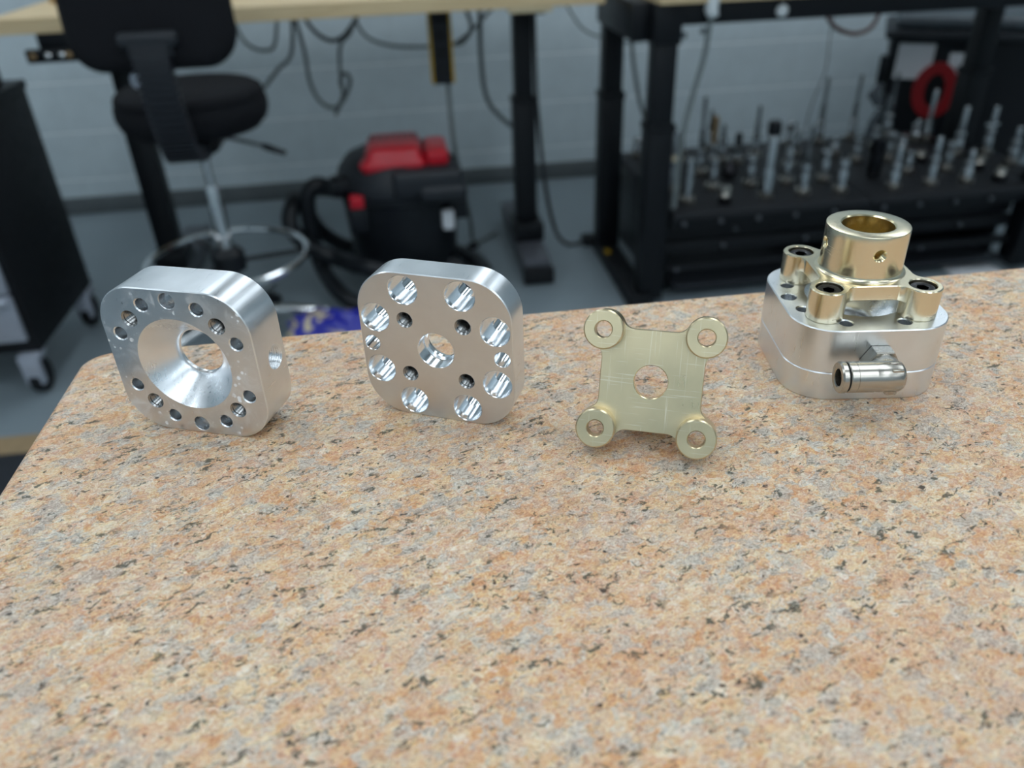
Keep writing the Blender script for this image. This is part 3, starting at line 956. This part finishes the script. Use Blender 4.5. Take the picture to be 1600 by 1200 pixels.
rows = {}
for i, h in enumerate(HOLD): rows.setdefault(row_of(h[2]), []).append((h[1], i))
RANK = {}
for r_, l in rows.items():
    for k, (x, i) in enumerate(sorted(l)): RANK[i] = (r_, k)
rng = random.Random(4)
for i, (kind, x, y, h, tip) in enumerate(HOLD):
    r_, k = RANK[i]
    e = empty('tool_holder', (x, y, TZ), '%s, %s from left in the %s' % (LOOK[kind], ORD[k], ROWN[r_]), 'tool holder', 'tool holders in the rack')
    dark = kind in ('short', 'cone', 'big')
    body_m = 'black_oxide' if dark and kind != 'short' else ('steel' if kind != 'short' else 'nickel')
    rb = {'tall': .021, 'big': .023, 'short': .019, 'cone': .03}.get(kind, .0155 + rng.uniform(-.001, .002))
    # flange with groove, seated in the tray
    bm = B(); lathe(bm, [(.019, 0), (.024, .001), (.024, .006), (.020, .008), (.020, .011), (.024, .013), (.024, .018), (rb, .02)], 24); finish(bm, 'flange', 'nickel' if not dark else 'black_oxide', e)
    bm = B()
    if kind == 'cone': prof = [(.03, .018), (.03, .024), (.012, h - .004), (.010, h), (0, h)]
    elif kind in ('tall',): prof = [(rb, .018), (rb, h * .75), (rb * .93, h * .82), (.016, h), (.016, tip - .05), (.014, tip - .045), (0, tip - .045)]
    else: prof = [(rb, .018), (rb, h * .55), (rb * .9, h * .62), (rb * .82, h * .68), (rb * .82, h * .8), (rb * .98, h * .84), (rb * .98, h - .006), (rb * .92, h - .002), (rb * .78, h), (.006, h), (.006, h - .006), (0, h - .006)]
    lathe(bm, prof, 24); finish(bm, 'body', body_m, e)
    if kind in ('collet', 'big', 'black'):
        bm = B(); rr = rb * .98
        for j in range(16):
            a = 2 * PI * j / 16
            box(bm, (-.0022, rr - .002, h * .62), (.0022, rr + .0016, h * .9), xf=Matrix.Rotation(a, 4, 'Z'))
        lathe(bm, [(rr * .9, h * .6), (rr, h * .62), (rr, h * .9), (rr * .86, h * .95), (rr * .6, h * .96)], 24, cap=False)
        finish(bm, 'collet_nut', 'steel' if kind == 'collet' else 'black_oxide', e, flat=True)
    if tip and kind != 'tall':
        rt = {'drill': .0062, 'mill': .0085, 'copper': .011, 'black': .012, 'big': .005, 'disc': .006, 'cross': .008}[kind]
        bm = B()
        if kind == 'drill': prof = [(.0095, h - .004), (.009, h + (tip - h) * .35), (rt, h + (tip - h) * .4), (rt, tip - .006), (.0008, tip)]
        else: prof = [(rt, h - .006), (rt, tip - .004), (rt * .8, tip), (0, tip)]
        lathe(bm, prof, 16)
        finish(bm, 'cutter', {'copper': 'copper', 'black': 'black_oxide', 'big': 'steel_dark', 'drill': 'steel_dark'}.get(kind, 'steel'), e)
    if kind == 'disc':
        bm = B(); lathe(bm, [(.01, h), (.026, h + .002), (.026, h + .009), (.01, h + .011)], 28); finish(bm, 'disc', 'cream_plastic', e)
    if kind == 'cross':
        bm = B(); tube(bm, [(-.022, 0, h + .012), (.022, 0, h + .012)], .0055, 12); finish(bm, 'cross_bar', 'chrome', e)
    if kind == 'tall':
        bm = B(); lathe(bm, [(.014, tip - .046), (.021, tip - .04), (.021, tip - .012), (.016, tip), (0, tip)], 20)
        for j in range(4): box(bm, (-.004, .017, tip - .036), (.004, .024, tip - .008), .001, 1, xf=Matrix.Rotation(PI / 2 * j + .4, 4, 'Z'))
        finish(bm, 'cutter_head', 'black_oxide', e)

# ------------------------------------------------------------------ drafting stool
cx, cy = -.545, 2.25
ch = empty('drafting_stool', (cx, cy, 0), 'black padded drafting stool with chrome foot ring, seen from behind', 'stool')
bm = B()
prof = [(0, .652), (.12, .648), (.165, .655), (.185, .675), (.193, .70), (.192, .722), (.186, .735), (.188, .738), (.183, .752), (.165, .762), (.10, .768), (0, .766)]
lathe(bm, prof, 48); finish(bm, 'seat', 'black_fabric', ch, angle=60)
# backrest: rounded pad, slightly curved
bm = B()
NX, NZ = 24, 20
lo = rrect(.186, .075, 10, .165)
lay = [(-.0, .80), (.006, .93), (.018, 1.0), (.034, 1.0), (.048, .95), (.056, .82)]
rings_ = []
for d, s in lay:
    rings_.append([(x * s, -.235 + d + .35 * x * x * s * s + .10 * (z * s), 1.005 + z * s) for x, z in lo])
for a, b in zip(rings_[:-1], rings_[1:]): strip(bm, a, b)
for rg in (rings_[0], rings_[-1]):
    c = bm.verts.new(sum((Vector(p) for p in rg), Vector()) / len(rg)); vs = [bm.verts.new(p) for p in rg]
    for k in range(len(vs)): bm.faces.new((vs[k], vs[(k + 1) % len(vs)], c))
bk = finish(bm, 'backrest', 'black_fabric', ch, angle=70, merge=1e-5)
bm = B(); box(bm, (-.066, -.268, .892), (.066, -.232, .925), .012, 3); box(bm, (-.05, -.262, .868), (.05, -.234, .90), .01, 3); finish(bm, 'mounting_plate', 'dark_grey_plastic', bk)
# ribbed spine
bm = B()
pth = catmull([(0, -.252, .905), (0, -.258, .84), (0, -.25, .76), (0, -.225, .68), (0, -.19, .635), (0, -.10, .618), (0, -.02, .62)], 10)
N_ = len(pth)
for i in range(N_ - 1):
    a, b = pth[i], pth[i + 1]
    d = (b - a).normalized(); nrm = Vector((1, 0, 0)).cross(d)
    wdt = .041 if i % 2 else .035
    th = .017 if i % 2 else .010
    xf = Matrix((Vector((1, 0, 0)), nrm, d)).transposed().to_4x4(); xf.translation = (a + b) / 2
    L = (b - a).length
    box(bm, (-wdt, -th, -L * .55), (wdt, th, L * .55), xf=xf)
finish(bm, 'ribbed_spine', 'spine_rubber', ch, flat=True)
bm = B(); box(bm, (-.06, -.09, .605), (.06, .09, .648), .012); sp = finish(bm, 'seat_mount', 'black_paint', ch)
bm = B(); tube(bm, [(.05, .0, .63), (.13, -.03, .615), (.19, -.05, .60)], .005, 8, smooth=4); lv_ = finish(bm, 'height_lever', 'bolt_dull', ch)
bm = B(); tube(bm, [(.165, -.042, .607), (.18, -.047, .602), (.225, -.062, .588)], [.007, .0095, .007], 10); finish(bm, 'lever_grip', 'black_plastic', lv_)
bm = B(); lathe(bm, [(.022, 0), (.022, .012), (.017, .015), (0, .015)], 20, xf=axis_xf((-.056, -.185, .815), (0, -1, .1))); tube(bm, [(-.056, -.18, .815), (-.03, -.2, .815), (0, -.235, .82)], .007, 8)
finish(bm, 'tension_knob', 'silver_paint', ch)
bm = B(); lathe(bm, [(.012, .49), (.012, .61)], 20); finish(bm, 'gas_rod', 'chrome', ch)
bm = B(); lathe(bm, [(.026, .10), (.026, .30), (.021, .305), (.021, .485), (.018, .495), (.012, .495)], 24); finish(bm, 'gas_cylinder', 'chrome', ch)
bm = B(); lathe(bm, [(.04, .245), (.048, .25), (.048, .30), (.03, .318), (.024, .318)], 24); finish(bm, 'ring_hub', 'black_plastic', ch)
bm = B(); ring(bm, (0, 0, .285), .225, .0095); fr_ = finish(bm, 'foot_ring', 'chrome', ch)
for k in range(3):
    a = R(5 + 120 * k)
    bm = B(); tube(bm, [(.04 * math.cos(a), .04 * math.sin(a), .272), (.222 * math.cos(a), .222 * math.sin(a), .281)], .0075, 8); finish(bm, 'spoke', 'black_paint', fr_)
bm = B(); lathe(bm, [(.045, .07), (.05, .08), (.05, .13), (.03, .15)], 24); finish(bm, 'base_hub', 'black_plastic', ch)
for k in range(5):
    a = R(4 + 72 * k)
    c, s = math.cos(a), math.sin(a)
    bm = B()
    xf = Matrix.Rotation(a, 4, 'Z')
    pp = [(.035, 0, .105), (.15, 0, .098), (.215, 0, .085), (.252, 0, .077)]
    tube(bm, [xf @ Vector(p) for p in pp], [.019, .0165, .0145, .012], 12, smooth=0)
    lg = finish(bm, 'base_leg', 'chrome', ch, angle=50)
    bm = B()
    for sd in (-1, 1): lathe(bm, [(.012, 0), (.026, .002), (.026, .015), (.018, .018)], 20, xf=axis_xf((.235 * c - sd * .003 * s, .235 * s + sd * .003 * c, .027), (-sd * s, sd * c, 0)))
    lathe(bm, [(.006, .03), (.006, .075)], 10, xf=Matrix.Translation((.235 * c, .235 * s, 0)))
    finish(bm, 'caster', 'black_plastic', lg)

# ------------------------------------------------------------------ shop vacuum
vx, vy = -.035, 2.62
vc = empty('shop_vacuum', (vx, vy, 0), 'black drum shop vacuum with a red top handle below the bench', 'vacuum cleaner')
bm = B(); lathe(bm, [(.165, .07), (.172, .075), (.19, .30), (.198, .335), (.206, .34), (.206, .352), (.196, .356)], 48); dr = finish(bm, 'drum', 'black_plastic', vc)
bm = B(); box(bm, (.112, -.172, .232), (.15, -.14, .295), .006, 2, xf=Matrix.Rotation(.1, 4, 'Z')); finish(bm, 'white_label', 'paper', dr)
bm = B(); lathe(bm, [(.20, .352), (.205, .36), (.203, .385), (.19, .42), (.165, .45), (.12, .468), (0, .47)], 48)
box(bm, (-.02, -.215, .36), (.2, -.12, .445), .02, 3)
box(bm, (.06, -.225, .345), (.21, -.10, .40), .02, 3)
lid = finish(bm, 'lid', 'dark_grey_plastic', vc, angle=40)
bm = B()
vs = box(bm, (-.115, -.165, .425), (.095, .08, .502), .028, 4)
for v in vs:
    if v.is_valid and v.co.z > .465: v.co.x = v.co.x * .82 + .004; v.co.y *= .9
rt = finish(bm, 'top_handle', 'red_plastic', vc, angle=50)
bm = B()
for k in range(8): box(bm, (-.08 + .02 * k, -.04, .4995), (-.07 + .02 * k, .03, .5045), .001, 1)
finish(bm, 'vent_slots', 'black_plastic', rt)
bm = B(); box(bm, (.09, -.15, .435), (.165, .04, .49), .02, 3); finish(bm, 'power_switch', 'red_plastic', lid)
for x in (-.135, .185):
    bm = B(); yy = -math.sqrt(max(.0, .21 ** 2 - x * x)); box(bm, (x - .022, yy - .014, .33), (x + .022, yy + .02, .37), .005, 2); lt = finish(bm, 'latch', 'red_plastic' if x < 0 else 'black_plastic', lid)
    bm = B(); box(bm, (x - .03, yy - .012, .25), (x + .03, yy + .02, .329), .006, 2); finish(bm, 'latch_plate', 'black_plastic', lt)
bm = B(); lathe(bm, [(.035, 0), (.035, .04), (.028, .045), (.028, .06)], 20, xf=axis_xf((-.17, -.10, .385), (-.8, -.5, .1))); finish(bm, 'hose_inlet', 'black_plastic', vc)
for k in range(4):
    a = R(-30 + 90 * k)
    c, s = math.cos(a), math.sin(a)
    bm = B(); tube(bm, [(.12 * c, .12 * s, .085), (.19 * c, .19 * s, .08), (.225 * c, .225 * s, .062)], [.03, .03, .022], 12); ft = finish(bm, 'caster_foot', 'black_plastic', vc)
    bm = B()
    for sd in (-1, 1): lathe(bm, [(.01, 0), (.024, .002), (.024, .012), (.01, .014)], 18, xf=axis_xf((.225 * c - sd * .002 * s, .225 * s + sd * .002 * c, .0245), (-sd * s, sd * c, 0)))
    finish(bm, 'caster_wheel', 'red_dark' if k == 0 else 'black_rubber', ft)
bm = B()
hp = [(-.215, -.14, .392), (-.255, -.16, .41), (-.285, -.17, .375), (-.29, -.17, .26), (-.275, -.18, .15), (-.22, -.21, .06), (-.13, -.26, .03), (.02, -.29, .028), (.16, -.25, .03), (.255, -.12, .03), (.24, .06, .03), (.11, .22, .03), (-.05, .29, .03), (-.2, .22, .05), (-.29, .08, .18), (-.325, -.04, .33), (-.33, -.16, .36), (-.345, -.215, .315), (-.31, -.225, .25), (-.22, -.235, .195), (-.12, -.25, .165), (.02, -.245, .12), (.12, -.225, .09), (.19, -.2, .07)]
hp = [((x * 1.045, y + .115, 1.17 - (1.17 - z) * 1.045) if (x < -.2 and z > .1) else (x, y, z)) for x, y, z in hp]
P_ = catmull(hp, 16)
tube(bm, P_, .0265, 14, ridges=.05)
finish(bm, 'hose', 'black_plastic', vc, angle=80)

# ------------------------------------------------------------------ tool cabinet at the left
cb = empty('tool_cabinet', (0, 0, 0), 'black roller tool cabinet with silver drawers at the left edge', 'tool cabinet')
kx1, kx0, ky0, ky1 = -1.055, -1.62, 2.075, 2.53
bm = B(); box(bm, (kx0, ky0, .125), (kx1, ky1, .73), .004); body = finish(bm, 'body', 'black_satin', cb)
for z0, z1 in ((.165, .298), (.305, .41), (.417, .52), (.527, .61), (.617, .70)):
    bm = B(); box(bm, (kx0 + .02, ky0 - .016, z0), (kx1 - .018, ky0, z1), .004); d = finish(bm, 'drawer', 'silver_paint', cb)
    bm = B(); tube(bm, [(kx0 + .03, ky0 - .024, z1 - .012), (kx1 - .024, ky0 - .024, z1 - .012)], .011, 12); finish(bm, 'drawer_pull', 'silver_paint', d)
bm = B(); box(bm, (kx0 - .01, ky0 - .012, .7301), (kx1 + .006, ky1 + .004, .755), .005); finish(bm, 'top_tray', 'black_satin', cb)
for k, (x, y) in enumerate(((kx1 - .03, ky0 - .005), (kx1 - .02, ky1 - .05), (kx0 + .04, ky0 + .01), (kx0 + .04, ky1 - .05))):
    bm = B()
    lathe(bm, [(.018, -.017), (.046, -.015), (.048, -.01), (.048, .01), (.046, .015), (.018, .017)], 24, xf=axis_xf((x, y + .015, .048), (1, 0, 0)))
    cs = finish(bm, 'caster', 'black_rubber', cb)
    bm = B()
    box(bm, (x - .026, y - .03, .035), (x + .026, y - .004, .112), .008, 2)
    box(bm, (x - .028, y - .025, .105), (x + .028, y + .04, .125), .003)
    finish(bm, 'fork', 'silver_paint', cs)
bm = B(); box(bm, (-1.35, 2.2, .7555), (-1.075, 2.46, .86), .006); box(bm, (-1.33, 2.22, .86), (-1.12, 2.44, .872), .004)
tag(finish(bm, 'black_case', 'black_satin'), 'black box lying on top of the tool cabinet', 'case')

# ------------------------------------------------------------------ bin behind the tool rack
wbn = empty('waste_bin', (2.17, 3.12, 0), 'dark waste bin with taped papers behind the tool rack', 'bin', rot=(0, 0, R(-30)))
bm = B()
lo_ = [(x + .085, y) for x, y in rrect(.257, .04, 6, .15)]; hi_ = [(x + .085, y) for x, y in rrect(.30, .05, 6, .19)]
strip(bm, [(*p, 0) for p in lo_], [(*p, .64) for p in hi_]); bm.faces.new([bm.verts.new((*p, 0)) for p in lo_]); bm.faces.new([bm.verts.new((*p, .64)) for p in hi_])
finish(bm, 'bin_body', 'black_plastic', wbn)
bm = B(); box(bm, (-.235, -.21, .628), (.405, .205, .662), .012, 2); finish(bm, 'bin_rim', 'dark_grey_plastic', wbn)
bm = B(); box(bm, (-.205, -.19, .6625), (.39, .19, .715), .025, 3); finish(bm, 'bin_lid', 'grey_plastic', wbn)
yf = lambda z: -(.15 + .04 * z / .64)
for x0, x1, z0, z1, t_ in ((-.178, -.05, .485, .615, 0), (.005, .085, .487, .585, 0)):
    bm = B()
    vs = box(bm, (x0, -.004, z0), (x1, -.0005, z1))
    for v in vs: v.co.y += yf(v.co.z)
    finish(bm, 'paper_sheet', 'paper', wbn, flat=True)
bm = B()
ov = [(.088 * math.cos(2 * PI * k / 40), .105 * math.sin(2 * PI * k / 40)) for k in range(40)]
iv = [(x * .45, y * .6) for x, y in ov]
f3 = lambda x, z, y: (-.02 + x * .9, y + yf(.447 + z), .447 + z)
for y in (-.005, -.016): sheet(bm, ov, [iv], lambda x, z, y=y: f3(x, z, y))
strip(bm, [f3(*p, -.005) for p in ov], [f3(*p, -.016) for p in ov]); strip(bm, [f3(*p, -.005) for p in iv], [f3(*p, -.016) for p in iv])
rd = finish(bm, 'red_oval_ring', 'red_dark', wbn, merge=1e-5)
rd['label'] = 'flat red oval ring'
bm = B(); box(bm, (-.235, -.17, .46), (-.20, -.11, .56), .006); finish(bm, 'side_handle', 'black_plastic', wbn)
bm = B(); tube(bm, [(-.215, -.15, .45), (-.235, -.17, .42), (-.205, -.185, .38)], [.018, .024, .018], 10); finish(bm, 'grip', 'grey_plastic', wbn)
bm = B(); tube(bm, [(-.195, -.18, .36), (-.215, -.19, .31), (-.225, -.185, .25)], [.016, .02, .016], 10); finish(bm, 'grip', 'grey_plastic', wbn)

# ------------------------------------------------------------------ cables and small things
CAB = [('cable_grey', .0055, [(-0.532, 3.0, 0.8812), (-0.522, 3.0, 0.79), (-0.493, 3.0, 0.74), (-0.443, 3.0, 0.723), (-0.406, 3.0, 0.748), (-0.375, 3.0, 0.8812)], 'grey cable hanging in a short loop just right of the stool backrest'),
       ('cable_grey', .0065, [(-0.335, 3.05, 0.8812), (-0.362, 3.05, 0.709), (-0.424, 3.05, 0.649), (-0.492, 3.05, 0.584), (-.58, 3.1, .52), (-.66, 3.3, .45)], 'grey cable slanting down behind the stool seat'),
       ('cable_grey', .0065, [(-0.33, 2.95, 0.8812), (-0.31, 2.95, 0.732), (-0.306, 2.95, 0.618), (-0.279, 2.95, 0.552), (-0.231, 2.95, 0.532), (-0.192, 2.95, 0.569), (-0.169, 2.95, 0.621), (-0.186, 2.955, 0.641), (-0.205, 2.965, 0.616), (-0.201, 2.965, 0.569), (-0.238, 2.965, 0.502)], 'grey cable hanging in a deep loop tied into a knot'),
       ('cable_grey', .006, [(-0.202, 2.98, 0.60), (-0.2, 2.975, 0.66), (-0.186, 2.97, 0.735), (-0.146, 2.97, 0.774), (-0.096, 2.97, 0.8812)], 'short grey cable rising from the knot to the bench'),
       ('cable_dark', .007, [(-0.343, 3.1, 0.8812), (-0.272, 3.1, 0.755), (-0.185, 3.1, 0.738), (-0.065, 3.1, 0.8812)], 'dark cable sagging in a shallow loop under the bench'),
       ('cable_grey', .0055, [(-0.148, 3.14, 0.8812), (-0.12, 3.14, 0.753), (-0.042, 3.14, 0.701), (0.094, 3.14, 0.685), (0.235, 3.14, 0.699), (0.446, 3.14, 0.8812)], 'long grey cable swagged behind the yellow and black power strip'),
       ('cable_grey', .007, [(0.225, 3.0, 0.8812), (0.267, 3.0, 0.766), (0.232, 3.0, 0.714), (0.195, 3.0, 0.708), (.16, 2.9, .71)], 'grey cable curling out beside the power strip'),
       ('cable_grey', .0085, [(0.308, 3.05, 0.8812), (0.296, 3.0, 0.66), (0.317, 3.0, 0.504), (0.411, 3.0, 0.401), (.452, 3.0, .36), (.462, 3.02, .2), (.46, 3.05, .01)], 'thick grey cable curving down behind the bench leg'),
       ('cable_grey', .0075, [(0.149, 2.6, 0.665), (0.158, 2.62, 0.439), (0.205, 2.80, 0.15), (0.215, 2.86, 0.04), (.24, 2.9, .009), (.32, 2.98, .009)], 'grey cord dropping straight from the power strip to the floor'),
       ('cable_dark', .0075, [(0.455, 2.8, 0.8812), (0.458, 2.8, 0.65), (0.463, 2.8, 0.517), (0.489, 2.8, 0.243), (0.526, 2.8, 0.067), (0.576, 2.8, 0.009), (0.645, 2.81, 0.009)], 'dark cord falling beside the bench leg and turning along the floor'),
       ('cable_grey', .005, [(0.63, 3.3, 0.84), (0.724, 3.3, 0.699), (0.828, 3.3, 0.652), (0.938, 3.3, 0.634), (1.06, 3.3, 0.66), (1.2, 3.34, .78)], 'thin cable sagging across the wall behind the steel bench legs'),
       ('cable_grey', .0085, [(0.885, 3.2, 0.86), (0.894, 3.2, 0.764), (0.906, 3.2, 0.616), (0.941, 3.2, 0.447), (0.98, 3.2, 0.319), (1.0, 3.2, .1), (1.02, 3.2, .01)], 'grey cable hanging between the two left legs of the steel bench'),
       ('cable_grey', .0075, [(0.845, 2.232, 0.855), (0.838, 2.235, 0.762), (0.815, 2.236, 0.66), (0.798, 2.236, 0.57), (.79, 2.236, .5), (.785, 2.236, .33)], 'grey lead hanging from the white plug beside the steel leg'),
       ('cable_brown', .008, [(1.55, 3.0, 0.83), (1.575, 3.0, 0.745), (1.62, 3.0, 0.693), (1.701, 3.0, 0.665), (1.765, 3.0, 0.686), (1.79, 3.0, 0.754), (1.80, 3.0, .83)], 'brown cable drooping below the steel bench top'),
       ('cable_dark', .0025, [(1.77, 3.3, 0.85), (1.766, 3.3, 0.627), (1.772, 3.3, 0.478), (1.735, 3.3, 0.338), (1.724, 3.3, 0.203), (1.72, 3.3, .01)], 'thin black wire trailing down the wall above the tool holders')]
for m, r, pts, lab in CAB:
    bm = B(); tube(bm, pts, r, 8, smooth=8)
    tag(finish(bm, 'hanging_cable', m, angle=80), lab, 'cable')
ps = empty('power_strip', (.135, 2.6, .76), 'black and yellow power strip hanging upright below the wooden bench', 'power strip')
bm = B(); box(bm, (-.031, -.022, -.10), (.031, .022, .1205), .006); finish(bm, 'strip_body', 'black_plastic', ps)
for s in (-1, 1):
    bm = B(); box(bm, (s * .031 - .004, -.024, -.098), (s * .031 + .004, .024, .119), .003); finish(bm, 'side_trim', 'yellow_plastic', ps)
for z in (-.06, -.01, .04, .09):
    bm = B(); box(bm, (-.016, -.0235, z - .017), (.016, -.0215, z + .017), .001, 1); finish(bm, 'outlet', 'black_rubber', ps)
bm = B(); lathe(bm, [(.012, 0), (.022, .004), (.022, .012), (.01, .02)], 20, xf=Matrix.Translation((.215, 2.86, 0)))
tag(finish(bm, 'cord_plug', 'black_rubber'), 'small round black cord plug on the floor beside the vacuum', 'plug')
bm = B(); box(bm, (.63, 2.775, 0), (.675, 2.835, .035), .008); tag(finish(bm, 'floor_plug', 'black_rubber'), 'black cable plug on the floor beside the rear steel leg', 'plug')
bm = B(); box(bm, (.668, 2.59, .0451), (.688, 2.612, .054), .003); tag(finish(bm, 'yellow_tag', 'yellow_plastic'), 'small yellow tag on the foot of the steel bench', 'tag')
bm = B()
lathe(bm, [(.006, 0), (.016, .006), (.019, .02), (.017, .045), (.019, .055), (.012, .06)], 14, xf=Matrix.Translation((.845, 2.228, .855)))
for v in bm.verts: v.co.x += .003 * math.sin(v.co.z * 300) + .002 * math.sin(v.co.y * 900)
tag(finish(bm, 'white_plug', 'white_plastic', angle=60), 'white cable plug hooked over the edge of the steel bench', 'plug')
for x, z, lab in ((1.258, .594, 'left of the two round screw anchors in the block wall'), (1.344, .608, 'right of the two round screw anchors in the block wall')):
    bm = B(); lathe(bm, [(.014, 0), (.014, .003), (.007, .004), (.006, .002), (0, .002)], 20, xf=axis_xf((x, WY1 + .001, z), (0, -1, 0)))
    tag(finish(bm, 'wall_screw', 'grey_plastic'), lab, 'screw')
bm = B(); box(bm, (1.80, 2.245, 0), (1.975, 2.345, .004), .001); tag(finish(bm, 'paper_sheet', 'paper'), 'white sheet on the floor below the tool rack, at the slab edge', 'paper')
# blue bag on the floor behind the slab
bm = B()
g = bmesh.ops.create_uvsphere(bm, u_segments=40, v_segments=20, radius=1)
for v in bm.verts:
    x, y, z = v.co
    s = 1 + .12 * math.sin(7 * x + 3 * y) * math.cos(5 * y) + .05 * math.sin(17 * x + 9 * z)
    v.co = Vector((x * .155 * s, y * .088 * s, max(-.07, z * (.068 - .018 * x) * s) + .07))
tag(finish(bm, 'blue_bag', 'blue_bag', angle=80, loc=(-.25, 2.125, 0), rot=(0, 0, -.04)), 'shiny blue and cream plastic bag on the floor beyond the slab edge', 'bag')
# floor markings at the left
bm = B(); box(bm, (-2.6, 1.762, 0), (-.85, 1.848, .0012)); tag(finish(bm, 'floor_tape', 'tan_tape', flat=True), 'tan strip of tape across the floor at the left', 'tape')
bm = B(); box(bm, (-2.6, .9, 0), (-.85, 1.755, .01), .003); tag(finish(bm, 'floor_mat', 'dark_grey_plastic'), 'dark rubber mat on the floor at the lower left', 'mat')
